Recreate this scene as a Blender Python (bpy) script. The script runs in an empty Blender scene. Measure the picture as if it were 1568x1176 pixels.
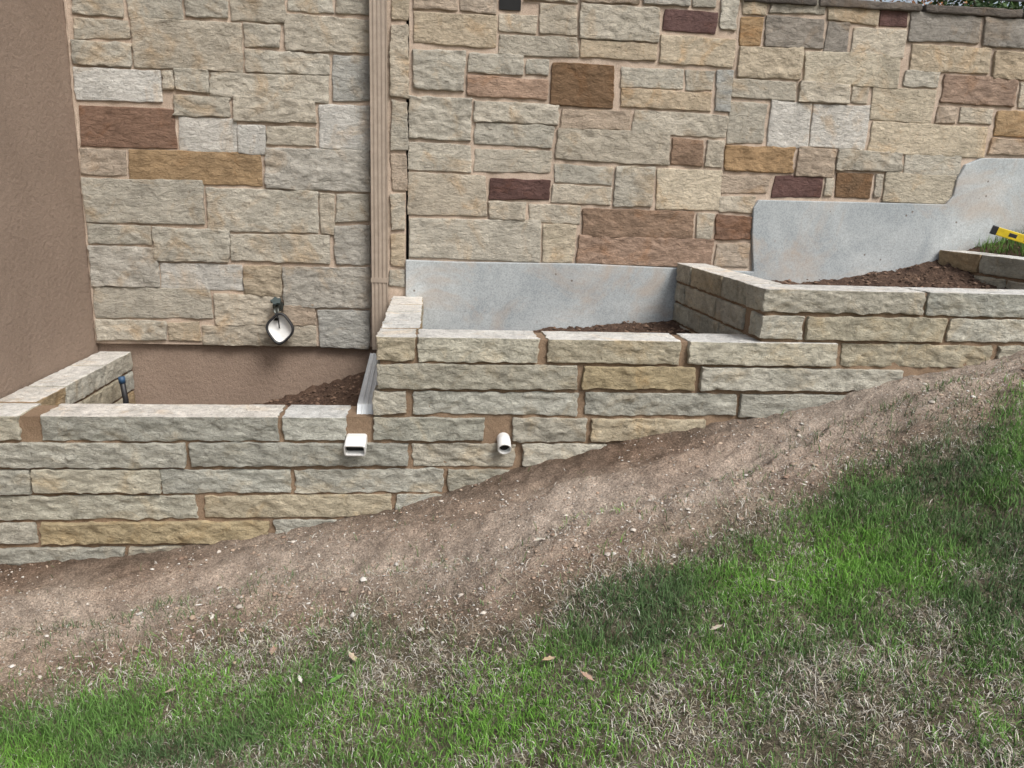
import bpy, math, random
import numpy as np
from mathutils import Matrix, Vector, noise
random.seed(7); rng=np.random.default_rng(7)
D=bpy.data; SC=bpy.context.scene; COL=SC.collection

# ---------------------------------------------------------------- frame of reference (metres, z=0 at eye height)
YB=1.30            # face of house / boundary wall
EYE=Vector((0,-3.2,0))
RM=Matrix.Rotation(math.radians(-6),3,'Z')@Matrix.Rotation(math.radians(90-13.6),3,'X')@Matrix.Rotation(math.radians(1.95),3,'Z')
AR,AU,AF=RM@Vector((1,0,0)),RM@Vector((0,1,0)),RM@Vector((0,0,-1))
def sv(u,v,Y=YB):
    """photo-survey reading (u,v) of a point known to lie on the vertical plane y=Y -> metres"""
    d=AF*1200+AR*(u-784)-AU*(v-588)
    return EYE+d*((Y-EYE.y)/d.y)

# ---------------------------------------------------------------- materials
def newmat(n):
    m=D.materials.new(n);m.use_nodes=True;nt=m.node_tree;b=nt.nodes['Principled BSDF'];return m,nt,b
def N(nt,t,**k):
    n=nt.nodes.new(t)
    for a,b in k.items():
        if a in n.inputs: n.inputs[a].default_value=b
        else: setattr(n,a,b)
    return n
def tex(nt,scale,detail=6,rough=.6,vec=None,dist=0.):
    n=nt.nodes.new('ShaderNodeTexNoise');n.inputs['Scale'].default_value=scale;n.inputs['Detail'].default_value=detail
    n.inputs['Roughness'].default_value=rough;n.inputs['Distortion'].default_value=dist
    if vec is not None: nt.links.new(vec,n.inputs['Vector'])
    return n.outputs['Fac']
def ramp(nt,fac,stops):
    n=nt.nodes.new('ShaderNodeValToRGB');e=n.color_ramp.elements
    while len(e)<len(stops): e.new(.5)
    for i,(p,c) in enumerate(stops):
        e[i].position=p;e[i].color=(*c,1) if len(c)==3 else c
    nt.links.new(fac,n.inputs['Fac']);return n.outputs['Color']
def mix(nt,a,b,fac,mode='MIX'):
    n=nt.nodes.new('ShaderNodeMix');n.data_type='RGBA';n.blend_type=mode
    for s,v in ((6,a),(7,b),(0,fac)):
        if hasattr(v,'links'): nt.links.new(v,n.inputs[s])
        else: n.inputs[s].default_value=v if s==0 else (*v,1)
    return n.outputs[2]
def gobj(nt,sc=(1,1,1)):
    c=nt.nodes.new('ShaderNodeTexCoord');m=nt.nodes.new('ShaderNodeMapping');m.inputs['Scale'].default_value=sc
    nt.links.new(c.outputs['Object'],m.inputs['Vector']);return m.outputs['Vector']
def bump(nt,bsdf,h,strength,dist,prev=None):
    n=nt.nodes.new('ShaderNodeBump');n.inputs['Strength'].default_value=strength;n.inputs['Distance'].default_value=dist
    nt.links.new(h,n.inputs['Height'])
    if prev: nt.links.new(prev,n.inputs['Normal'])
    nt.links.new(n.outputs['Normal'],bsdf.inputs['Normal']);return n.outputs['Normal']
def g3(v): return (v,v,v)

def mat_stone(n,stain=.5,bs=1.,tint=(1.02,.80,.58)):
    m,nt,b=newmat(n);v=gobj(nt);vh=gobj(nt,(1,1,2.0))
    at=N(nt,'ShaderNodeAttribute',attribute_name='Col')
    c=at.outputs['Color']
    c=mix(nt,c,ramp(nt,tex(nt,8,5,.7,v,.6),[(.3,g3(.72)),(.5,g3(1)),(.72,g3(1.2))]),1.,'MULTIPLY')
    st=ramp(nt,tex(nt,4.3,4,.65,v,1.2),[(.52,g3(0)),(.70,g3(stain))])
    c=mix(nt,c,mix(nt,c,tint,1.,'MULTIPLY'),st)
    gs=ramp(nt,tex(nt,6.1,4,.7,vh,.8),[(.30,g3(.6)),(.46,g3(0))])
    c=mix(nt,c,mix(nt,c,(.80,.81,.80),1.,'MULTIPLY'),gs)
    c=mix(nt,c,ramp(nt,tex(nt,55,5,.75,vh),[(.30,g3(.42)),(.44,g3(.98)),(.75,g3(1.15))]),.8,'MULTIPLY')
    c=mix(nt,c,ramp(nt,tex(nt,280,2,.7,v),[(.3,g3(.72)),(.55,g3(1.08))]),.7,'MULTIPLY')
    nt.links.new(c,b.inputs['Base Color']);b.inputs['Roughness'].default_value=.92;b.inputs['Specular IOR Level'].default_value=.2
    p=bump(nt,b,tex(nt,24,6,.72,vh,.7),1.*bs,.026)
    bump(nt,b,tex(nt,170,3,.7,v),.8*bs,.005,p);return m
def mat_rough(n,c1,c2,scale=8,fine=180,bd=.004,bs=.7,rough=.95,extra=None):
    m,nt,b=newmat(n);v=gobj(nt)
    c=ramp(nt,tex(nt,scale,5,.65,v,.5),[(.3,c1),(.7,c2)])
    c=mix(nt,c,ramp(nt,tex(nt,fine,3,.7,v),[(.3,g3(.65)),(.6,g3(1.12))]),.8,'MULTIPLY')
    if extra: c=extra(nt,c,v)
    nt.links.new(c,b.inputs['Base Color']);b.inputs['Roughness'].default_value=rough;b.inputs['Specular IOR Level'].default_value=.2
    p=bump(nt,b,tex(nt,fine*.15,5,.7,v),bs,bd*2.5)
    bump(nt,b,tex(nt,fine,3,.7,v),bs,bd,p);return m
def mat_plain(n,c,rough=.5,var=.12,metal=0):
    m,nt,b=newmat(n);v=gobj(nt)
    cc=mix(nt,c,ramp(nt,tex(nt,22,6,.7,v),[(.3,g3(1-var*2)),(.65,g3(1))]),1.,'MULTIPLY')
    nt.links.new(cc,b.inputs['Base Color']);b.inputs['Roughness'].default_value=rough;b.inputs['Metallic'].default_value=metal;return m
def mat_attr(n,rough=.7,trans=0,fine=0):
    m,nt,b=newmat(n);at=N(nt,'ShaderNodeAttribute',attribute_name='Col');c=at.outputs['Color']
    if fine:
        v=gobj(nt);c=mix(nt,c,ramp(nt,tex(nt,fine,2,.6,v),[(.3,g3(.7)),(.65,g3(1.1))]),1.,'MULTIPLY')
    nt.links.new(c,b.inputs['Base Color']);b.inputs['Roughness'].default_value=rough;b.inputs['Specular IOR Level'].default_value=.25
    return m

M_STONE=mat_stone('limestone_mix',.6)
M_RSTONE=mat_stone('chopped_limestone',.5,1.1,(1.04,.84,.60))
M_MORT=mat_rough('wall_mortar',(.44,.345,.27),(.56,.455,.365),6,220)
M_RMORT=mat_rough('brown_mortar',(.19,.13,.085),(.30,.215,.145),5,200)
M_STUC=mat_rough('brown_stucco',(.295,.222,.172),(.345,.262,.205),3,240,.004,1.)
def conc_extra(nt,c,v):
    c=mix(nt,c,(.24,.20,.17),ramp(nt,tex(nt,17,6,.8,v),[(.62,g3(0)),(.74,g3(.8))]))
    c=mix(nt,c,(.42,.34,.27),ramp(nt,tex(nt,2.1,5,.7,v,1.),[(.50,g3(0)),(.68,g3(.6))]))
    vo=nt.nodes.new('ShaderNodeTexVoronoi');vo.inputs['Scale'].default_value=9;nt.links.new(v,vo.inputs['Vector'])
    return mix(nt,c,(.12,.09,.07),ramp(nt,vo.outputs['Distance'],[(.035,g3(.8)),(.07,g3(0))]))
M_CONC=mat_rough('concrete',(.29,.32,.335),(.49,.515,.515),2.6,150,.0015,.4,.85,conc_extra)
M_SOIL=mat_rough('planting_soil',(.07,.043,.032),(.155,.10,.07),12,110,.012,1.)
M_TAN=mat_plain('tan_painted_aluminium',(.36,.295,.235),.5)
M_WHITE=mat_plain('white_pvc',(.78,.78,.76),.35,.06)
M_LGREY=mat_plain('pale_plastic',(.72,.76,.78),.45,.08)
M_DARK=mat_plain('shade_black',(.012,.012,.012),.9)  # near-black colour stands in for shade inside gaps and openings
M_BLACK=mat_plain('black_rubber',(.02,.02,.022),.5)
M_BRASS=mat_plain('weathered_brass',(.08,.085,.075),.45,.3,.6)
M_BLUE=mat_plain('blue_tape',(.03,.08,.16),.5)
M_YEL=mat_plain('yellow_paint',(.75,.55,.02),.4)

# ---------------------------------------------------------------- mesh helpers
class MB:
    def __init__(s): s.v=[];s.f=[];s.c=[]
    def grid(s,P,flip,cols):
        n,m=len(P),len(P[0]);b=len(s.v)
        for r,cr in zip(P,cols): s.v.extend(r);s.c.extend(cr)
        for i in range(n-1):
            for j in range(m-1):
                q=(b+i*m+j,b+i*m+j+1,b+(i+1)*m+j+1,b+(i+1)*m+j)
                s.f.append(q[::-1] if flip else q)
    def obj(s,name,mat,parent=None,smooth=True):
        me=D.meshes.new(name);me.from_pydata([tuple(p) for p in s.v],[],s.f)
        if s.c:
            a=me.color_attributes.new('Col','FLOAT_COLOR','POINT')
            a.data.foreach_set('color',np.array([(*c[:3],1) for c in s.c],dtype=np.float32).ravel())
        if smooth: me.polygons.foreach_set('use_smooth',[True]*len(me.polygons))
        me.materials.append(mat);return link(name,me,parent)
def link(name,me,parent=None):
    o=D.objects.new(name,me);COL.objects.link(o)
    if parent: o.parent=parent
    return o
def empty(name):
    o=D.objects.new(name,None);COL.objects.link(o);return o
def lines(a,b,r,step):
    r=min(r,(b-a)*.3);n=max(1,int(round((b-a-2*r)/step)))
    return [a,a+r*.4,a+r]+[a+r+(b-a-2*r)*i/n for i in range(1,n)]+[b-r,b-r*.4,b]
def block(mb,x0,x1,y0,y1,z0,z1,col,top=None,r=.008,out=.004,rough=.005,step=.014,seed=0,faces='ftblrk',flat_top=False,skew=0):
    r=min(r,(x1-x0)*.3,(z1-z0)*.3,(y1-y0)*.3)
    X,Y,Z=lines(x0,x1,r,step),lines(y0,y1,r,step if 'k' in faces else .04),lines(z0,z1,r,step)
    so=Vector((seed*3.17%97,seed*1.93%89,seed*.71%83))
    R=random.Random(seed*7+1);K=[[Vector((R.uniform(-1,1),0,R.uniform(-1,1)))*skew for _ in (0,1)] for _ in (0,1)]
    def disp(p):
        q=Vector((min(max(p[0],x0+r),x1-r),min(max(p[1],y0+r),y1-r),min(max(p[2],z0+r),z1-r)))
        n=Vector(p)-q;l=n.length
        w=q+n*(r/l) if l>1e-9 else Vector(p)
        fu=(w.x-x0)/(x1-x0);fv=(w.z-z0)/(z1-z0)
        a=noise.noise_vector(w*13+so)*out
        if skew: a.y*=.25
        s=Vector((w.x*20,w.y*26,w.z*38))+so
        b=noise.noise_vector(s)*rough+noise.noise_vector(s*2.4)*rough*.55
        b.z*=.7
        c=abs(noise.noise(Vector((w.x*8,w.y*7,w.z*15))+so*2))*rough*1.6
        d=a+b
        if skew:
            d=d+(K[0][0]*(1-fu)+K[1][0]*fu)*(1-fv)+(K[0][1]*(1-fu)+K[1][1]*fu)*fv
        d.y+=c*.8
        if flat_top and w.z>z1-.012: d.z*=.15;d.y*=.6
        return w+d
    def put(us,vs,fn,flip,c):
        P=[[disp(fn(u,v)) for v in vs] for u in us]
        mb.grid(P,flip,[[c]*len(vs) for _ in us])
    if 'f' in faces: put(X,Z,lambda u,v:(u,y0,v),True,col)
    if 'k' in faces: put(X,Z,lambda u,v:(u,y1,v),False,col)
    if 't' in faces: put(X,Y,lambda u,v:(u,v,z1),True,top or col)
    if 'b' in faces: put(X,Y,lambda u,v:(u,v,z0),False,col)
    if 'l' in faces: put(Y,Z,lambda u,v:(x0,u,v),False,col)
    if 'r' in faces: put(Y,Z,lambda u,v:(x1,u,v),True,col)
def box(mb,x0,x1,y0,y1,z0,z1,col=(.5,.5,.5)):
    b=len(mb.v)
    for x in (x0,x1):
        for y in (y0,y1):
            for z in (z0,z1): mb.v.append((x,y,z));mb.c.append(col)
    for f in ((0,1,3,2),(4,6,7,5),(0,4,5,1),(2,3,7,6),(0,2,6,4),(1,5,7,3)): mb.f.append(tuple(b+i for i in f))
def prism(name,pts,y0,y1,mat,parent=None,bev=.006):
    mb=MB();n=len(pts)
    for y in (y0,y1):
        for x,z in pts: mb.v.append((x,y,z))
    mb.f.append(tuple(range(n)));mb.f.append(tuple(range(2*n-1,n-1,-1)))
    for i in range(n): j=(i+1)%n;mb.f.append((j,i,i+n,j+n))
    o=mb.obj(name,mat,parent,False)
    if bev:
        m=o.modifiers.new('b','BEVEL');m.width=bev;m.segments=3
    return o
def sweep(name,prof,path,mat,parent=None,inner=None,smooth=False,up=Vector((0,0,1)),cap=True):
    mb=MB();path=[Vector(p) for p in path]
    def ring(pr,i):
        t=((path[min(i+1,len(path)-1)]-path[max(i-1,0)])).normalized()
        uu=up if abs(t.dot(up))<.95 else Vector((0,1,0))
        s=t.cross(uu).normalized();w=s.cross(t).normalized()
        b=len(mb.v)
        for a,c in pr: mb.v.append(path[i]+s*a+w*c)
        return list(range(b,b+len(pr)))
    def skin(pr,flip):
        rs=[ring(pr,i) for i in range(len(path))];n=len(pr)
        for A,B in zip(rs,rs[1:]):
            for i in range(n):
                j=(i+1)%n;q=(A[i],A[j],B[j],B[i]);mb.f.append(q[::-1] if flip else q)
        return rs
    ro=skin(prof,False)
    if inner:
        ri=skin(inner,True);n=len(prof)
        for k in (0,-1):
            for i in range(n):
                j=(i+1)%n;mb.f.append((ro[k][i],ro[k][j],ri[k][j],ri[k][i]))
    elif cap:
        mb.f.append(tuple(ro[0][::-1]));mb.f.append(tuple(ro[-1]))
    return mb.obj(name,mat,parent,smooth)
def circ(r,n=24): return [(r*math.cos(2*math.pi*i/n),r*math.sin(2*math.pi*i/n)) for i in range(n)]
def rrect(w,h,r,k=5):
    o=[]
    for cx,cy,a0 in ((w/2-r,h/2-r,0),(-w/2+r,h/2-r,90),(-w/2+r,-h/2+r,180),(w/2-r,-h/2+r,270)):
        for i in range(k): a=math.radians(a0+90*i/(k-1));o.append((cx+r*math.cos(a),cy+r*math.sin(a)))
    return o

# ---------------------------------------------------------------- house and boundary wall
PAL=dict(C=(.53,.485,.40),W=(.64,.62,.57),G=(.46,.445,.40),G2=(.32,.29,.25),T=(.54,.45,.33),T2=(.60,.53,.41),
 K=(.50,.41,.32),K2=(.41,.29,.215),R=(.24,.15,.105),R2=(.33,.225,.155),O=(.42,.29,.165),O2=(.23,.15,.09),P=(.15,.088,.078))
def vary(c,a=.08):
    k=1+random.uniform(-a,a);w=random.uniform(-.03,.03)
    return (c[0]*k*(1+w),c[1]*k,c[2]*k*(1-w))
S="""112 -20 190 26 C;193 -20 278 28 C;283 -20 350 26 C;353 -20 437 34 C;440 -20 511 22 C;515 -20 568 24 C;
113 28 200 61 C;205 31 370 108 C;374 38 431 75 C;438 26 568 82 C;374 79 507 113 C;113 65 203 102 C;115 106 248 157 W;250 107 267 138 C;269 107 320 141 C;323 113 503 154 C;508 86 568 156 G;268 145 355 181 C;357 152 485 188 C;488 160 568 228 W;
122 162 270 228 R;273 181 363 234 W;366 190 407 238 W;409 192 484 223 C;408 227 566 293 G;125 227 195 270 K;198 231 402 284 O;130 274 314 342 C;318 288 488 355 C;491 296 512 360 C;514 297 568 340 C;135 345 232 373 C;237 350 352 400 C;355 358 508 402 C;511 344 568 405 G;138 376 243 438 G;247 403 373 445 W;375 405 432 452 T;435 408 568 470 G;146 441 325 487 C;328 450 430 498 C;433 466 484 498 K;487 474 568 532 G;150 490 257 520 C;260 492 308 523 T;311 498 484 530 C;
598 -20 628 32 T;598 37 626 150 C;598 155 624 230 C;598 235 623 292 K;598 296 622 352 C;597 357 621 408 T;596 412 620 440 C;
633 -20 700 17 K;704 -20 760 20 K;888 10 1010 62 C;802 -20 884 3 C;888 -20 980 6 K;984 -20 1058 8 G;1014 16 1097 50 P;1061 -20 1098 11 C;1101 -20 1130 48 C;
763 22 822 50 C;826 7 884 53 C;633 22 760 72 T;763 54 885 88 C;889 65 1005 92 T;1010 55 1124 102 T;633 76 712 138 C;716 84 802 114 C;805 90 840 116 C;716 118 839 152 K2;844 97 940 164 O2;950 104 1045 135 C;1048 108 1092 140 C;950 138 1090 168 T;1095 108 1121 172 G;
627 148 722 215 C;726 156 855 188 C;858 168 965 198 K;968 173 1113 208 C;726 191 848 225 C;851 200 1025 250 C;1028 212 1076 254 R2;1079 213 1108 257 C;625 219 722 262 C;725 229 845 265 C;848 253 938 281 C;941 255 1001 316 C;1004 260 1102 322 T2;623 266 745 331 C;749 273 842 306 P;845 284 935 312 C;748 310 806 337 C;809 312 888 343 C;891 322 1062 365 R2;1065 327 1090 367 C;1094 330 1150 368 R;625 335 827 398 C;830 343 880 402 T2;883 363 1090 407 K2;1093 372 1146 408 K;
1132 26 1167 70 O;1170 26 1260 74 G2;1263 32 1298 80 G2;1301 42 1386 90 C;1347 14 1388 40 P;1391 22 1500 66 G2;1503 30 1610 76 G2;1134 -6 1175 22 T;1178 -4 1262 22 C;1266 4 1344 36 T;
1128 73 1226 122 T;1229 80 1378 132 T2;1392 69 1515 112 T;1518 80 1610 122 T;1120 124 1219 153 C;1222 126 1298 158 C;1176 156 1238 228 W;1240 160 1327 228 W;1301 134 1330 160 C;1333 136 1430 188 T2;1382 110 1437 134 C;1440 116 1555 160 K2;1558 126 1610 168 C;1113 158 1172 220 C;1330 190 1510 238 T2;1433 162 1464 188 K;1467 164 1517 192 C;1521 170 1610 212 O;1107 223 1214 264 O;1217 226 1276 270 K;1279 230 1380 262 C;1383 236 1470 270 C;1513 212 1610 240 K;1103 268 1178 297 K;1182 269 1257 303 P;1277 266 1334 302 O2;1337 266 1349 303 C;1351 267 1460 310 T2;1099 300 1156 326 C;1261 272 1275 300 C"""
XS=sv(1127,60).x      # end of the house, start of boundary wall
XC=-1.865             # stucco return
house=empty('stone_house'); bwall=empty('stone_boundary_wall')
mh,mw=MB(),MB()
i=0
def hstone(mb,x0,x1,z0,z1,k):
    global i
    i+=1;c=vary(PAL[k],.10)
    smooth_=k in('W','P','T2') or random.random()<.25
    ro=random.uniform(.0025,.0035) if smooth_ else random.uniform(.004,.008)
    p=random.uniform(.006,.012)+ro*1.9
    block(mb,x0+.001,x1-.001,YB-p,YB+.03,z0+.001,z1-.001,c,r=.006,out=.005,rough=ro,step=.012,seed=i,faces='ftblr',skew=.007 if min(x1-x0,z1-z0)>.07 else .003)
for s in S.replace("\n","").split(";"):
    a,b,c,d,k=s.split();a,b,c,d=map(float,(a,b,c,d));mx=(a+c)/2;my=(b+d)/2
    x0,x1,z1,z0=sv(a,my).x,sv(c,my).x,sv(mx,b).z,sv(mx,d).z
    x0=max(x0,XC+.008)
    hstone(mw if (x0+x1)/2>XS else mh,x0,x1,z0,z1,k)
def rows(mb,x0,x1,z0,z1,seed):
    R=random.Random(seed);z=z0
    while z<z1-.05:
        h=min(R.choice([.11,.15,.19]),z1-z);x=x0
        while x<x1-.06:
            w=min(R.uniform(.2,.6),x1-x)
            if x1-(x+w)<.12: w=x1-x
            hstone(mb,x+.007,x+w-.007,z+.007,z+h-.007,R.choice('CCCCCCWGTTKT')if R.random()<.88 else R.choice(['R','K2','O','P']))
            x+=w
        z+=h
rows(mh,XC+.01,sv(568,0).x,sv(300,-24).z+.01,2.1,3)
rows(mh,sv(600,0).x,XS-.01,sv(900,-24).z+.01,2.1,4)
rows(mw,sv(1614,150).x,6.0,sv(1614,240).z,1.05,5)
mh.obj('stone_veneer',M_STONE,house); mw.obj('stone_face',M_STONE,bwall)
XJ=sv(624,200).x
zb_l=sv(350,528).z
def mortar_sheet(name,x0,x1,z0,z1,par):
    mb=MB();nx=int((x1-x0)/.03);nz=int((z1-z0)/.03);P=[]
    for a in range(nx+1):
        r=[]
        for b in range(nz+1):
            x=x0+(x1-x0)*a/nx;z=z0+(z1-z0)*b/nz
            r.append(Vector((x,YB-.001-.006*(noise.noise(Vector((x*14,3,z*14)))+.5),z)))
        P.append(r)
    mb.grid(P,True,[[(.5,.5,.5)]*(nz+1)]*(nx+1));mb.obj(name,M_MORT,par)
mortar_sheet('mortar_joints',XC,XJ-.008,zb_l,2.15,house);mortar_sheet('mortar_joints',XJ+.008,XS-.002,-.75,2.15,house);mortar_sheet('mortar_joints',XS,5.99,-.75,1.055,bwall)
m=MB();box(m,XC-.0,XJ-.008,YB+.008,YB+.25,zb_l,2.15);box(m,XJ+.008,XS-.004,YB+.008,YB+.25,-1.3,2.15);m.obj('wall_core',M_MORT,house,False)
m=MB();box(m,XS-.002,6.0,YB+.009,YB+.28,-1.3,1.055);m.obj('wall_core',M_MORT,bwall,False)
m=MB();box(m,XJ-.0079,XJ+.0079,YB+.05,YB+.2,-1.3,2.15);m.obj('expansion_joint',M_DARK,house,False)  # near-black strip set back in the gap, its shade put in by colour
m=MB();box(m,XC,XJ-.008,YB+.03,YB+.24,-1.9,zb_l-.002);m.obj('stucco_foundation',M_STUC,house,False)
m=MB();box(m,XC-.2,XC-.001,-1.3,YB+.25,-2.4,2.15);m.obj('stucco_wall',M_STUC,house,False)
m=MB()
block(m,XC+.001,XC+.014,YB-.010,YB+.01,zb_l,2.1,(.4,.3,.22),r=.004,out=.006,rough=.004,step=.03,seed=5);m.obj('corner_mortar',M_MORT,house)
m=MB();x=XS+.01;k=0
while x<6:
    w=random.uniform(.35,.7);k+=1
    block(m,x,x+w-.012,YB-.035,YB+.31,1.057,1.10,vary((.17,.15,.13),.15),r=.01,out=.006,rough=.006,step=.03,seed=k+400);x+=w
m.obj('coping',M_STONE,bwall)
a=sv(765,-22);b=sv(797,17)
m=MB();box(m,a.x,b.x,YB-.012,YB+.02,b.z,b.z+.16);m.obj('drain_opening',M_DARK,house,False)  # solid near-black block, the shade of the hole is in its colour

# concrete footing
pts=[(621,398),(700,401),(900,404),(1154,416),(1152,360),(1154,318),(1163,306),(1300,309),(1449,313),(1460,300),(1466,275),(1480,252),(1505,242),(1700,244)]
pp=[(sv(u,v,YB-.03).x,sv(u,v,YB-.03).z) for u,v in pts];pp+=[(pp[-1][0],-1.3),(pp[0][0],-1.3)]
prism('concrete_footing',pp[::-1],YB-.03,YB+.0085,M_CONC)

# ---------------------------------------------------------------- retaining wall (planters)
PT=.1155;L1=-.93;GAP=.014
def top(n): return L1+PT*n
RP=[(.50,.475,.39),(.54,.515,.435),(.45,.43,.355),(.58,.56,.48),(.53,.47,.35),(.48,.46,.39),(.56,.535,.44)]
OCH=(.50,.41,.26);TOPC=(.78,.76,.71)
F="""-50 648 28;60 648 425;432 655 530;-50 690 283;290 695 625;632 698 790;-50 731 45;50 734 245;246 734 445;450 735 680;686 732 790;-50 774 300;312 774 600;606 774 760;-50 815 55;62 815 412;420 815 600;-50 850 190;198 850 400;-50 890 150;
577 526 635;640 530 825;838 537 1043;1053 544 1280;1288 550 1520;577 575 885;892 581 1065;1072 587 1380;570 615 622;632 619 885;895 624 1128;1133 625 1300;572 657 742;785 661 898;905 662 1080;800 700 960;1170 464 1415;1420 468 1700;1178 502 1230;1234 506 1448;1452 510 1700;1528 550 1700"""
rw=empty('retaining_wall');m=MB();sd=600
for s in F.replace("\n","").split(";"):
    a,b,c=map(float,s.split());x0,x1,zc=sv(a,b,0).x+.001,sv(c,b,0).x-.001,sv((a+c)/2,b,0).z
    n=round((zc+PT/2-L1)/PT);z1=top(n);sd+=1
    x0=max(x0,XC+.01);x1=min(x1,4.2)
    cap=(n==0 and x1<-.2) or (n==3 and x1<1.9) or n==5
    col=vary(random.choice(RP),.09)
    if (a,b) in((892,581),(62,815)): col=OCH
    if a in(1170,1178): x0=1.40
    block(m,x0,x1,random.uniform(-.011,.005)-(.004 if cap else 0),.2 if cap else .12,z1-PT+GAP+(random.uniform(-.003,.004) if not cap else 0),z1,col,top=vary(TOPC,.05) if cap else None,
          r=.004,out=.005,rough=random.uniform(.006,.0095),step=.011,seed=sd,faces='ftblrk' if cap else 'ftblr',flat_top=cap,skew=.003)
def side(x0,x1,y0,y1,n1,nc,seed):
    global sd
    R=random.Random(seed)
    for k in range(nc):
        y=y0;z1=top(n1-k)
        while y<y1-.02:
            w=min(R.uniform(.25,.5),y1-y)
            if y1-(y+w)<.1:w=y1-y
            sd+=1
            c=vary(R.choice(RP)) if R.random()<.8 else vary((.48,.36,.22))
            block(m,x0,x1,y+.007,y+w-.007,z1-PT+GAP,z1,c,top=vary(TOPC,.05) if k==0 else None,r=.005,out=.004,rough=.006,step=.014,seed=sd,flat_top=k==0)
            y+=w
side(XC+.01,XC+.18,.215,YB+.02,0,3,1)
side(-.227,-.055,.215,YB+.0,3,4,2)
side(1.405,1.575,.215,YB-.04,5,4,3)
side(3.0,3.17,.215,YB-.04,6,4,4)
side(3.0,3.17,.01,.2,6,1,5)
m.obj('chopped_stones',M_RSTONE,rw)
m=MB()
B=.014
box(m,XC+.001,4.2,B,.185,-2.3,L1-.006);box(m,-.215,4.2,B,.185,L1-.0055,top(3)-.006);box(m,1.415,4.2,B,.185,top(3)-.0055,top(5)-.006)
for x0,x1,n in((XC+.02,XC+.168,0),(-.215,-.067,3),(1.417,1.563,5),(3.012,3.158,6)): box(m,x0,x1,.187,YB-.032,-2.3,top(n)-.006)
box(m,-.36,-.228,B+.002,.19,L1-.09,L1-.001)
m.obj('mortar_core',M_RMORT,rw,False)

# ---------------------------------------------------------------- ground
T=rng.random((256,256))
def vn(x,y):
    x=np.asarray(x,float);y=np.asarray(y,float);xi=np.floor(x).astype(int);yi=np.floor(y).astype(int);fx=x-xi;fy=y-yi
    fx=fx*fx*(3-2*fx);fy=fy*fy*(3-2*fy)
    g=lambda a,b:T[a&255,b&255]
    return (g(xi,yi)*(1-fx)+g(xi+1,yi)*fx)*(1-fy)+(g(xi,yi+1)*(1-fx)+g(xi+1,yi+1)*fx)*fy
def fbm(x,y,o=4):
    s=0;a=.5;t=0
    for k in range(o): s=s+a*vn(x*2**k+17*k,y*2**k+31*k);t+=a;a*=.55
    return s/t-.5
gp=[sv(x,y,0) for x,y in[(-40,872),(0,866),(200,848),(420,817),(580,785),(640,770),(735,738),(790,718),(895,690),(1000,665),(1140,643),(1260,620),(1345,585),(1495,560),(1568,535)]]
GX=[-60,-8,-4]+[p.x for p in gp]+[4,6,10,60];l=gp[-1]
GZ=[-2.7,-2.6,-2.1]+[p.z for p in gp]+[l.z+.25*(4-l.x),l.z+.25*(4-l.x)+.4,l.z+1.4,l.z+2.0]
SL=.13
def g0(x):
    return sum(np.interp(np.asarray(x,float)+d,GX,GZ) for d in(-.05,0,.05))/3
def gbase(x,y):
    y=np.asarray(y,float);yy=np.where(y<-6,-6+(y+6)*.15,np.minimum(y,0))
    return g0(x)+SL*yy
def march(u,v):
    d=(AF*1200+AR*(u-784)-AU*(v-588)).normalized();t=1.
    while t<12:
        p=EYE+d*t
        if p.z<float(gbase(p.x,p.y)): break
        t+=.01
    return p
ed=[march(x,y) for x,y in[(0,1045),(150,1010),(300,968),(480,950),(640,938),(760,928),(840,900),(900,860),(1050,822),(1180,768),(1330,690),(1450,650),(1568,610)]]
EX=[-8]+[p.x for p in ed]+[5,9];EYv=[-2.2]+[p.y for p in ed]+[-.35,-.3]
def gline(x,y): return np.interp(x,EX,EYv)-y
def gmask(x,y):   # >0 in lawn
    return gline(x,y)+.34*fbm(x*2.3+5,y*2.3,3)+.26*fbm(x*9,y*9,3)
def height(x,y):
    x=np.asarray(x,float);y=np.asarray(y,float)
    foot=np.clip(-y/.25,0,1);gl=gline(x,y)+.10*fbm(x*1.3+3,y*1.3,2)
    rut=-.034*np.exp(-((gl+.33)/.07)**2)+.022*np.exp(-((gl+.20)/.05)**2)-.026*np.exp(-((gl+.64)/.07)**2)+.020*np.exp(-((gl+.50)/.05)**2)
    inl=np.clip(-gl*5,0,1)
    rake=.009*np.sin((gl+.25*fbm(x*2,y*2,2))*85)*np.clip(3*fbm(x*2+8,y*3,2)+.3,0,1)
    h=gbase(x,y)+foot*(.08*fbm(x*1.7,y*1.7,3)+.04*fbm(x*8,y*9,3)+rut+rake*inl)+(.012+.014*inl)*fbm(x*26,y*34,3)
    return h
fx=np.arange(-2.9,5.2,.016);xs=np.concatenate([-3-np.geomspace(.1,60,26)[::-1],fx,5.3+np.geomspace(.1,60,26)])
fy=np.arange(-3.4,.2,.014);ys=np.concatenate([-3.5-np.geomspace(.1,60,26)[::-1],fy,.3+np.geomspace(.1,60,14)])
XX,YY=np.meshgrid(xs,ys,indexing='ij');ZZ=height(XX,YY)
ZZ=np.where((YY>.15),np.minimum(ZZ,gbase(XX,0*YY))-.02,ZZ)
nx,ny=XX.shape;V=np.stack([XX,YY,ZZ],-1).reshape(-1,3)
ii,jj=np.meshgrid(np.arange(nx-1),np.arange(ny-1),indexing='ij');q=(ii*ny+jj).ravel()
Fq=np.stack([q,q+ny,q+ny+1,q+1],-1)
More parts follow.
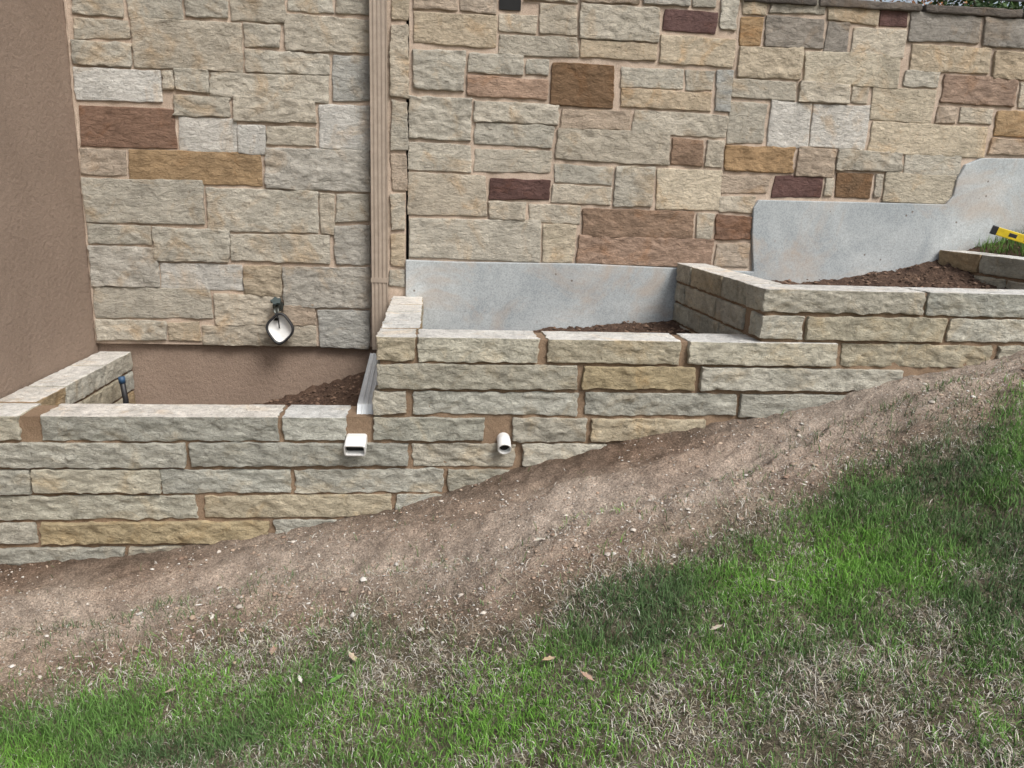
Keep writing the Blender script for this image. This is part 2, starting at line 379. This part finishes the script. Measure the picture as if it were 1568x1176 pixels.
def npmesh(name,V,F,mat,C=None,parent=None,smooth=False):
    me=D.meshes.new(name);k=F.shape[1]
    me.vertices.add(len(V));me.vertices.foreach_set('co',V.astype(np.float32).ravel())
    me.loops.add(F.size);me.loops.foreach_set('vertex_index',F.astype(np.int32).ravel())
    me.polygons.add(len(F));me.polygons.foreach_set('loop_start',np.arange(0,F.size,k,dtype=np.int32))
    if smooth: me.polygons.foreach_set('use_smooth',np.ones(len(F),bool))
    if C is not None:
        a=me.color_attributes.new('Col','FLOAT_COLOR','POINT');a.data.foreach_set('color',np.concatenate([C,np.ones((len(C),1))],1).astype(np.float32).ravel())
    me.update(calc_edges=True);me.validate();me.materials.append(mat);return link(name,me,parent)
gm=gmask(XX,YY)
lawn=np.clip(gm/.25+.5,0,1)[...,None]
n1=np.clip(fbm(XX*2.1,YY*4.5,4)*1.8+.5,0,1)[...,None];n2=np.clip(fbm(XX*14,YY*18,4)*1.6+.5,0,1)[...,None]
dirt=np.array([.31,.215,.155])*(1-n1)+np.array([.48,.375,.29])*n1
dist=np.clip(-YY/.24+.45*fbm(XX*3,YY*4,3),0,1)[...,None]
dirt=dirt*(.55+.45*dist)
pale=np.exp(-((gline(XX,YY)+.30+.35*fbm(XX*2,YY*3,2))/.22)**2)[...,None];dirt=dirt*(1-.65*pale)+np.array([.58,.495,.415])*.65*pale
soil=np.array([.14,.115,.075])*(1-n2)+np.array([.29,.25,.185])*n2
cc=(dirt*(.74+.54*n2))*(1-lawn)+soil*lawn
def mat_ground():
    m,nt,b=newmat('dirt_ground');v=gobj(nt);at=N(nt,'ShaderNodeAttribute',attribute_name='Col');c=at.outputs['Color']
    c=mix(nt,c,ramp(nt,tex(nt,24,5,.7,v),[(.3,g3(.6)),(.7,g3(1.3))]),.8,'MULTIPLY')
    c=mix(nt,c,ramp(nt,tex(nt,150,3,.75,v),[(.32,g3(.45)),(.5,g3(1)),(.68,g3(1.5))]),.9,'MULTIPLY')
    nt.links.new(c,b.inputs['Base Color']);b.inputs['Roughness'].default_value=.97;b.inputs['Specular IOR Level'].default_value=.1
    p=bump(nt,b,tex(nt,45,5,.75,v),1.,.03);bump(nt,b,tex(nt,230,3,.7,v),1.,.008,p);return m
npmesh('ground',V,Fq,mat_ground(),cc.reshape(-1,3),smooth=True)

# planter soil
bumps=lambda X,Y:.05*fbm(X*9,Y*9,4)+.035*fbm(X*40,Y*40,3)
def soil_sheet(name,x0,x1,y0,y1,fn,mat=M_SOIL):
    xs=np.arange(x0,x1+.013,.013);ys=np.arange(y0,y1+.013,.013);X,Y=np.meshgrid(xs,ys,indexing='ij')
    Z=fn(X,Y)+bumps(X,Y)
    n=X.shape[1];a,b=np.meshgrid(np.arange(X.shape[0]-1),np.arange(n-1),indexing='ij');q=(a*n+b).ravel()
    npmesh(name,np.stack([X,Y,Z],-1).reshape(-1,3),np.stack([q,q+n,q+n+1,q+1],-1),mat,smooth=True)
s1=lambda X,Y:np.interp(X,[-1.7,-1.1,-.85,-.6,-.4,-.22],[-1.34,-1.27,-1.195,-1.12,-1.05,-1.01])+.12*(Y-1.2)
s2=lambda X,Y:np.interp(X,[-.06,.4,.8,1.4],[-.84,-.79,-.745,-.70])+.03*(Y-1.2)
s3=lambda X,Y:np.interp(X,[1.57,1.9,2.4,2.8,3.0],[-.485,-.475,-.43,-.36,-.31])+.16*(Y-1.2)
s4=lambda X,Y:np.interp(X,[3.1,3.3,3.7,4.2],[-.27,-.20,-.11,-.06])+.05*(Y-1.2)
soil_sheet('planter_soil',XC+.17,-.22,.18,YB+.035,s1)
soil_sheet('planter_soil.001',-.06,1.41,.18,YB-.02,s2)
soil_sheet('planter_soil.002',1.57,3.01,.18,YB-.02,s3)
soil_sheet('planter_soil.003',3.16,4.2,.18,YB-.02,s4)

# pebbles & clods
OCT=np.array([[1,0,0],[-1,0,0],[0,1,0],[0,-1,0],[0,0,1],[0,0,-1],[.6,.6,.5],[-.6,.6,.5],[.6,-.6,.5],[-.6,-.6,.5]])
OF=np.array([[4,8,6],[4,6,7],[4,7,9],[4,9,8],[0,6,8],[2,7,6],[1,9,7],[3,8,9],[0,2,6],[2,1,7],[1,3,9],[3,0,8]])
def pebbles(name,P,size,C,mat):
    n=len(P);a=rng.random(n)*6.283;sc=size[:,None]*rng.uniform(.55,1.25,(n,3));sc[:,2]*=.65
    v=OCT[None]*rng.uniform(.75,1.25,(n,10,1))*sc[:,None,:]
    x=v[...,0]*np.cos(a)[:,None]-v[...,1]*np.sin(a)[:,None];y=v[...,0]*np.sin(a)[:,None]+v[...,1]*np.cos(a)[:,None]
    v=np.stack([x,y,v[...,2]],-1)+P[:,None,:]
    F=(OF[None]+(np.arange(n)*10)[:,None,None]).reshape(-1,3)
    return npmesh(name,v.reshape(-1,3),F,mat,np.repeat(C,10,0))
M_PEB=mat_attr('pebbles',.9)
n=130000;x=rng.uniform(-2.1,4.6,n);y=rng.uniform(-2.4,-.01,n);g=gmask(x,y)
keep=(g<.15)&(rng.random(n)<np.clip(.25+.9*np.exp(-((g+.15)/.25)**2)+1.4*fbm(x*3,y*3,2),0,1));x,y=x[keep],y[keep]
n=len(x);sz=.0016+.0042*rng.random(n)**3+(rng.random(n)<.015)*rng.uniform(.003,.010,n)
base=np.array([[.52,.47,.41],[.34,.245,.18],[.60,.57,.52],[.25,.175,.13],[.45,.35,.27],[.37,.28,.21]])[rng.integers(0,6,n)]*rng.uniform(.7,1.15,(n,1))
pebbles('gravel',np.stack([x,y,height(x,y)+sz*.2],-1),sz,base,M_PEB)
P=[]
for (x0,x1,fn,k) in((XC+.18,-.23,s1,2600),(-.05,1.40,s2,2200),(1.58,3.0,s3,2600),(3.17,4.1,s4,700)):
    a=rng.uniform(x0,x1,k);b=rng.uniform(.22,YB-.04,k);P.append(np.stack([a,b,fn(a,b)+bumps(a,b)+.003],-1))
P=np.concatenate(P);n=len(P)
pebbles('soil_clods',P,.003+.014*rng.random(n)**3,np.array([[.12,.078,.055]])*rng.uniform(.5,1.9,(n,1)),M_PEB)

# ---------------------------------------------------------------- grass
def blades(name,x,y,z,L,W,lean,col,mat,tipk=1.3):
    n=len(x);a=rng.random(n)*6.283;b=rng.random(n)*6.283
    dx,dy=np.cos(a),np.sin(a);wx,wy=np.cos(b)*W,np.sin(b)*W
    h1=L*np.cos(lean)*.55;o1=L*np.sin(lean)*.40
    l2=np.minimum(lean*1.5,1.65);h2=h1+L*.5*np.cos(l2);o2=o1+L*.5*np.sin(l2)
    P=np.zeros((n,5,3));P[:,0]=np.stack([x-wx,y-wy,z-.004],-1);P[:,1]=np.stack([x+wx,y+wy,z-.004],-1)
    P[:,2]=np.stack([x+dx*o1+wx*.8,y+dy*o1+wy*.8,z+h1],-1);P[:,3]=np.stack([x+dx*o1-wx*.8,y+dy*o1-wy*.8,z+h1],-1)
    P[:,4]=np.stack([x+dx*o2,y+dy*o2,z+np.maximum(h2,.002)],-1)
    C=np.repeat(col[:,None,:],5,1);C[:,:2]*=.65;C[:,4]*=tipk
    base=(np.arange(n)*5)[:,None]
    F=np.concatenate([base+np.array([[0,1,2]]),base+np.array([[0,2,3]]),base+np.array([[3,2,4]])],0)
    return npmesh(name,P.reshape(-1,3),F,mat,C.reshape(-1,3))
M_GR=mat_attr('grass_blades',.6)
def lawnset(n,x0,x1,y0,y1):
    x=rng.uniform(x0,x1,n);y=rng.uniform(y0,y1,n);g=gmask(x,y)
    d=np.clip(g/.34+.20,0,1);d=np.where(g<0,np.clip(.20+.50*g,0.004,1),d)
    cl=np.clip(.9+1.5*fbm(x*7+3,y*7,3),.18,1)
    k=rng.random(n)<d*cl;x,y,g=x[k],y[k],g[k];n=len(x)
    band=np.exp(-((gline(x,y)-.42)/.28)**2)          # greener strip just inside the edge
    gr=np.clip(.46+.22*band+1.9*fbm(x*1.1+9,y*2.0+4,3)+1.5*fbm(x*5,y*6,3)-.35*np.exp(-(g/.16)**2),0.08,.92)
    green=rng.random(n)<gr
    vivid=np.clip(.32+.40*band+2.6*fbm(x*1.6+40,y*2.6+7,3),0,1)
    cg=np.array([.090,.155,.060])[None]*(1-vivid[:,None])+np.array([.16,.34,.055])[None]*vivid[:,None]
    cg=cg*rng.uniform(.55,1.35,(n,1))
    st=np.array([[.56,.52,.45],[.40,.35,.27],[.66,.63,.57],[.25,.20,.15],[.47,.45,.33]])[rng.integers(0,5,n)]*rng.uniform(.7,1.12,(n,1))
    col=np.where(green[:,None],cg,st)
    L=np.where(green,rng.uniform(.020,.052,n),rng.uniform(.015,.046,n))*(.8+.8*(fbm(x*3,y*3,2)+.3))
    lean=np.where(green,rng.uniform(.15,1.1,n),rng.uniform(.7,1.5,n))
    W=rng.uniform(.0007,.0016,n)
    return x,y,L,W,lean,col
A=[lawnset(820000,-2.2,4.8,-3.0,-.02),lawnset(90000,-5,8,-6,-.05)]
x,y,L,W,lean,col=[np.concatenate([a[i] for a in A]) for i in range(6)]
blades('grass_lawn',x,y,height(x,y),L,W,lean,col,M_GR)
n=5000;x=rng.uniform(3.2,4.1,n);y=rng.uniform(.3,YB-.05,n)
blades('grass_patch',x,y,s4(x,y)+.05*fbm(x*9,y*9,4)+.01,rng.uniform(.03,.08,n),rng.uniform(.001,.002,n),rng.uniform(.1,.9,n),np.array([[.11,.22,.04]])*rng.uniform(.5,1.3,(n,1)),M_GR)

# fallen leaves
mb=MB()
def leaf(u,v,s,c):
    p=march(u,v);p.z=float(height(p.x,p.y))+.028;a=random.random()*6.28;t=random.uniform(-.5,.5);b=len(mb.v)
    pr=[(0,-1),(.25,-.6),(.55,-.3),(.42,.1),(.62,.35),(.25,.55),(0,1),(-.25,.55),(-.58,.3),(-.4,.05),(-.5,-.35),(-.22,-.65)]
    R3=Matrix.Rotation(a,3,'Z')@Matrix.Rotation(t,3,'X')
    mb.v.append(p+R3@Vector((0,0,.003)));mb.c.append(c)
    for x,y in pr: mb.v.append(p+R3@Vector((x*s*.7,y*s,.25*s*abs(x)+.1*s*y*y)));mb.c.append(tuple(q*random.uniform(.8,1.1) for q in c))
    for i in range(12): mb.f.append((b,b+1+i,b+1+(i+1)%12))
for u,v,s,c in [(840,1022,.026,(.50,.38,.24)),(262,1077,.03,(.52,.44,.34)),(540,1022,.025,(.45,.38,.26)),(898,1050,.024,(.38,.26,.19)),(515,1055,.03,(.14,.30,.07)),(823,838,.026,(.52,.47,.4)),(120,1010,.018,(.66,.63,.58)),(1095,980,.022,(.55,.48,.38)),(305,938,.016,(.66,.63,.58)),(460,1055,.016,(.6,.57,.5)),(418,1010,.028,(.36,.26,.19)),(940,912,.012,(.6,.55,.5)),(1230,750,.012,(.6,.56,.5)),(700,880,.01,(.6,.56,.5)),(360,1030,.013,(.45,.35,.25)),(1180,905,.016,(.5,.43,.34)),(1120,880,.012,(.5,.4,.3))]: leaf(u,v,s,c)
mb.obj('fallen_leaves',mat_attr('dry_leaf',.8,0,150),None,False)

# ---------------------------------------------------------------- pipes and fittings
dc=sv(582,200);dw=.086
pr=[];hw,hd=dw/2,.033
for k in range(25):
    a=-hw+dw*k/24;g=.0035 if k%6 in(2,3,4) and 0<k<24 else 0
    pr.append((a,-hd+g))
pr+=[(hw,hd),(-hw,hd)]
def vsweep(name,pr,cx,cy,z0,z1,mat,parent):
    mb=MB();n=len(pr)
    for z in(z0,z1):
        for a,b in pr: mb.v.append((cx+a,cy+b,z))
    for i in range(n): j=(i+1)%n;mb.f.append((i,j,j+n,i+n))
    mb.f.append(tuple(range(n-1,-1,-1)));mb.f.append(tuple(range(n,2*n)))
    return mb.obj(name,mat,parent,False)
ds=empty('downspout')
vsweep('pipe',pr,dc.x-.002,YB-.06,-.88,2.1,M_TAN,ds)
m=MB();box(m,dc.x-hw-.006,dc.x+hw+.002,YB-.096,YB-.02,-.50,-.475);box(m,dc.x-hw-.008,dc.x+hw+.004,YB-.097,YB-.02,1.3,1.325);m.obj('strap',M_TAN,ds,False)
mb=MB();prf=[]
for k in range(17):
    a=-.042+.084*k/16;prf.append((a,.0 if k%4 in(1,2,3) and 0<k<16 else .004))
prf=[(-.042,-.055)]+prf+[(.042,-.055)]
ye=[1.2,1.0,.8,.6,.4,.25,.10,.055]
n=len(prf)
for k,yy in enumerate(ye):
    xx=-.306+(.03)*(1.2-yy)/1.1;zz=-.900 if k<len(ye)-1 else -.935
    for a,b in prf: mb.v.append((xx+a,yy,zz+b))
for k in range(len(ye)-1):
    for i in range(n): j=(i+1)%n;mb.f.append((k*n+i,k*n+j,(k+1)*n+j,(k+1)*n+i))
mb.f.append(tuple(range(n)));mb.f.append(tuple(range(len(ye)*n-1,(len(ye)-1)*n-1,-1)))
mb.obj('downspout_extension',M_LGREY,None,False)
c=sv(546,677,0)
ou=empty('downspout_outlet')
sweep('tube',rrect(.088,.056,.012),[(c.x,.06,c.z+.010),(c.x,-.02,c.z+.002),(c.x-.002,-.065,c.z-.018)],M_WHITE,ou,rrect(.078,.046,.009))
sweep('shade_plug',rrect(.079,.047,.009),[(c.x,.05,c.z+.008),(c.x,-.035,c.z-.004)],M_DARK,ou)  # solid near-black plug in place of the shade inside the outlet
c=sv(771,676,0)
ou=empty('drain_pipe')
sweep('tube',circ(.029,32),[(c.x,.06,c.z+.012),(c.x,-.02,c.z+.004),(c.x,-.06,c.z-.016)],M_WHITE,ou,circ(.025,32),smooth=False)
sweep('shade_plug',circ(.0255,32),[(c.x,.05,c.z+.010),(c.x,-.035,c.z-.004)],M_DARK,ou)  # near-black plug again, painted shade within the round pipe
p=sv(186,578,.95);st=empty('irrigation_pipe')
sweep('pipe',circ(.014,16),[p+Vector((.015,-.02,-.30)),p+Vector((.012,0,-.12)),p],M_BLACK,st,smooth=True)
sweep('blue_cap',circ(.0165,16),[p+Vector((.002,0,-.03)),p+Vector((0,0,.004))],M_BLUE,st,smooth=True)
fa=empty('outdoor_faucet');f=sv(427,468)
sweep('body',circ(.015,16),[(f.x,YB+.0,f.z),(f.x,YB-.06,f.z),(f.x,YB-.085,f.z-.02),(f.x,YB-.09,f.z-.07)],M_BRASS,fa,smooth=True)
sweep('flange',circ(.03,20),[(f.x,YB-.004,f.z),(f.x,YB-.024,f.z)],M_BRASS,fa)
sweep('stem',circ(.007,12),[(f.x,YB-.05,f.z),(f.x,YB-.075,f.z+.035)],M_BRASS,fa)
hp=[(.026*(1+.18*math.cos(5*a))*math.cos(a),.026*(1+.18*math.cos(5*a))*math.sin(a)) for a in [2*math.pi*i/40 for i in range(40)]]
sweep('handle',hp,[(f.x,YB-.073,f.z+.030),(f.x,YB-.080,f.z+.040)],mat_plain('green_grey_handle',(.05,.07,.07),.5),fa)
fc=empty('faucet_cover');c=sv(429,503,YB-.1)
def dia(a,s=1):
    ca,sa=math.cos(a),math.sin(a);e=.62
    x=math.copysign(abs(ca)**e,ca)*.070*s;z=math.copysign(abs(sa)**e,sa)*.070*s
    r=math.radians(40);xx,zz=(x*math.cos(r)-z*math.sin(r),x*math.sin(r)+z*math.cos(r));return xx*.95,zz*1.12
RR=Matrix.Rotation(math.radians(-6),3,'X')
nn=48
prof=[(1.,.01),(1.,-.008),(.96,-.012),(.86,-.012),(.83,.004)]
bowl=[(.83,.004),(.78,.014),(.6,.022),(.3,.026),(.02,.027)]
outer=[(1.,.01),(.96,.04),(.7,.068),(.3,.078),(.02,.08)]
def lathe(profile,name,mat):
    mb=MB()
    for s,d in profile:
        for i in range(nn):
            x,z=dia(2*math.pi*i/nn,s);mb.v.append(c+RR@Vector((x,d-.01,z)))
    for k in range(len(profile)-1):
        for i in range(nn): j=(i+1)%nn;mb.f.append((k*nn+i,k*nn+j,(k+1)*nn+j,(k+1)*nn+i))
    return mb.obj(name,mat,fc,True)
lathe(prof,'rim_gasket',M_BLACK);lathe(bowl,'inner_foam',M_WHITE);lathe(outer,'shell',M_BLACK)
sweep('hook_cord',circ(.0035,8),[(f.x,YB-.09,f.z-.03),c+Vector((-.004,-.022,.06)),c+Vector((-.006,.010,-.0))],M_BLACK,fc)
A_=sv(1518,351,.95);B_=sv(1640,388,.75);lv=empty('spirit_level')
dr=(B_-A_).normalized()
sweep('body',rrect(.028,.045,.004),[A_+dr*.03,B_],M_YEL,lv);sweep('end_cap',rrect(.031,.048,.006),[A_,A_+dr*.03],M_BLACK,lv)
sweep('vial_window',rrect(.030,.022,.003),[A_+dr*.09,A_+dr*.13],M_BLACK,lv)
sweep('label',rrect(.0295,.03,.003),[A_+dr*.17,A_+dr*.26],M_BLACK,lv)

# ---------------------------------------------------------------- railing, trees
rl=empty('metal_railing');m=MB()
box(m,2.25,6,YB+.132,YB+.148,1.185,1.197);box(m,2.25,6,YB+.12,YB+.15,1.95,1.98)
x=2.3
while x<6: box(m,x,x+.014,YB+.134,YB+.146,1.1975,1.9495);x+=.11
for x in(2.25,4.1,5.9): box(m,x-.018,x+.018,YB+.12,YB+.156,1.09,2.03)
m.obj('bars',M_BLACK,rl,False)
def tree(name,px,py,pz,H,R,cols,seed,n=9000):
    Rn=np.random.default_rng(seed);e=empty(name)
    rr=random.Random(seed);mb=MB()
    def limb(a,b,r0,r1):
        pts=[a.lerp(b,t)+Vector((rr.uniform(-.06,.06),rr.uniform(-.06,.06),0))*(0<t<1) for t in(0,.33,.66,1)]
        nseg=10;bs=len(mb.v)
        for k,p in enumerate(pts):
            r=r0+(r1-r0)*k/3
            for q in range(nseg): mb.v.append(p+Vector((math.cos(q*.6283)*r,math.sin(q*.6283)*r,0)))
        for k in range(3):
            for q in range(nseg): j=(q+1)%nseg;mb.f.append((bs+k*nseg+q,bs+k*nseg+j,bs+(k+1)*nseg+j,bs+(k+1)*nseg+q))
    base=Vector((px,py,pz));tp=base+Vector((0,0,H*.75));limb(base,tp,.16,.04)
    ctr=[]
    for k in range(26):
        th=rr.uniform(0,6.28);ph=rr.uniform(-.6,1);rad=R*rr.uniform(.45,1.)
        c_=base+Vector((math.cos(th)*rad,math.sin(th)*rad,H*.68+ph*R*.75));ctr.append(c_);limb(base+Vector((0,0,H*rr.uniform(.3,.6))),c_,.05,.012)
    mb.obj('trunk_and_limbs',mat_rough('bark_'+name,(.06,.045,.035),(.14,.11,.085),12,80),e)
    ci=Rn.integers(0,26,n);cs=np.array([list(c_) for c_ in ctr])[ci];P=cs+Rn.normal(0,R*.20,(n,3))
    s=Rn.uniform(.03,.065,n)[:,None];u=Rn.normal(size=(n,3));u/=np.linalg.norm(u,axis=1)[:,None];w=np.cross(u,Rn.normal(size=(n,3)));w/=np.linalg.norm(w,axis=1)[:,None]
    Vv=np.stack([P-u*s,P+w*s*.5,P+u*s,P-w*s*.5],1).reshape(-1,3);F=np.arange(n*4).reshape(-1,4)
    C=np.array(cols)[(ci+Rn.integers(0,2,n))%len(cols)]*Rn.uniform(.6,1.3,(n,1))
    npmesh('foliage',Vv,F,M_GR,np.repeat(C,4,0),e)
tree('leafy_tree',9.0,8.2,-.5,4.6,1.6,[(.04,.08,.02),(.06,.11,.03),(.03,.06,.02)],3,14000)
tree('autumn_tree',9.6,12.5,-.5,4.8,1.3,[(.22,.09,.03),(.28,.14,.05),(.12,.08,.03)],5,7000)
tree('leafy_tree.001',13,9,-.5,5.5,2.2,[(.04,.08,.02),(.07,.12,.03)],9,12000)

# ---------------------------------------------------------------- light, sky, camera
w=D.worlds.new('World');SC.world=w;w.use_nodes=True;nt=w.node_tree;bg=nt.nodes['Background']
sk=nt.nodes.new('ShaderNodeTexSky');sk.sky_type='NISHITA';sk.sun_disc=False;sk.sun_elevation=math.radians(50);sk.sun_rotation=math.radians(145);sk.air_density=1.3;sk.dust_density=4.;sk.ozone_density=.6
hs=nt.nodes.new('ShaderNodeHueSaturation');hs.inputs['Saturation'].default_value=.65
nt.links.new(sk.outputs[0],hs.inputs['Color']);nt.links.new(hs.outputs[0],bg.inputs[0]);bg.inputs[1].default_value=.15
sl=D.lights.new('sun','SUN');sl.energy=2.9;sl.angle=math.radians(24);sl.color=(1,.98,.955);so=D.objects.new('sun',sl);COL.objects.link(so)
az=math.radians(145);el=math.radians(50)
sd_=Vector((math.sin(az)*math.cos(el),math.cos(az)*math.cos(el),math.sin(el)))
so.rotation_euler=(-sd_).to_track_quat('-Z','Y').to_euler();so.location=sd_*20
cd=D.cameras.new('camera');co=D.objects.new('camera',cd);COL.objects.link(co);co.location=EYE;co.rotation_euler=RM.to_euler()
cd.sensor_width=36;cd.lens=36*1200/1568;cd.clip_start=.05;cd.clip_end=500;SC.camera=co
SC.view_settings.view_transform='Standard';SC.view_settings.look='None';SC.view_settings.exposure=0
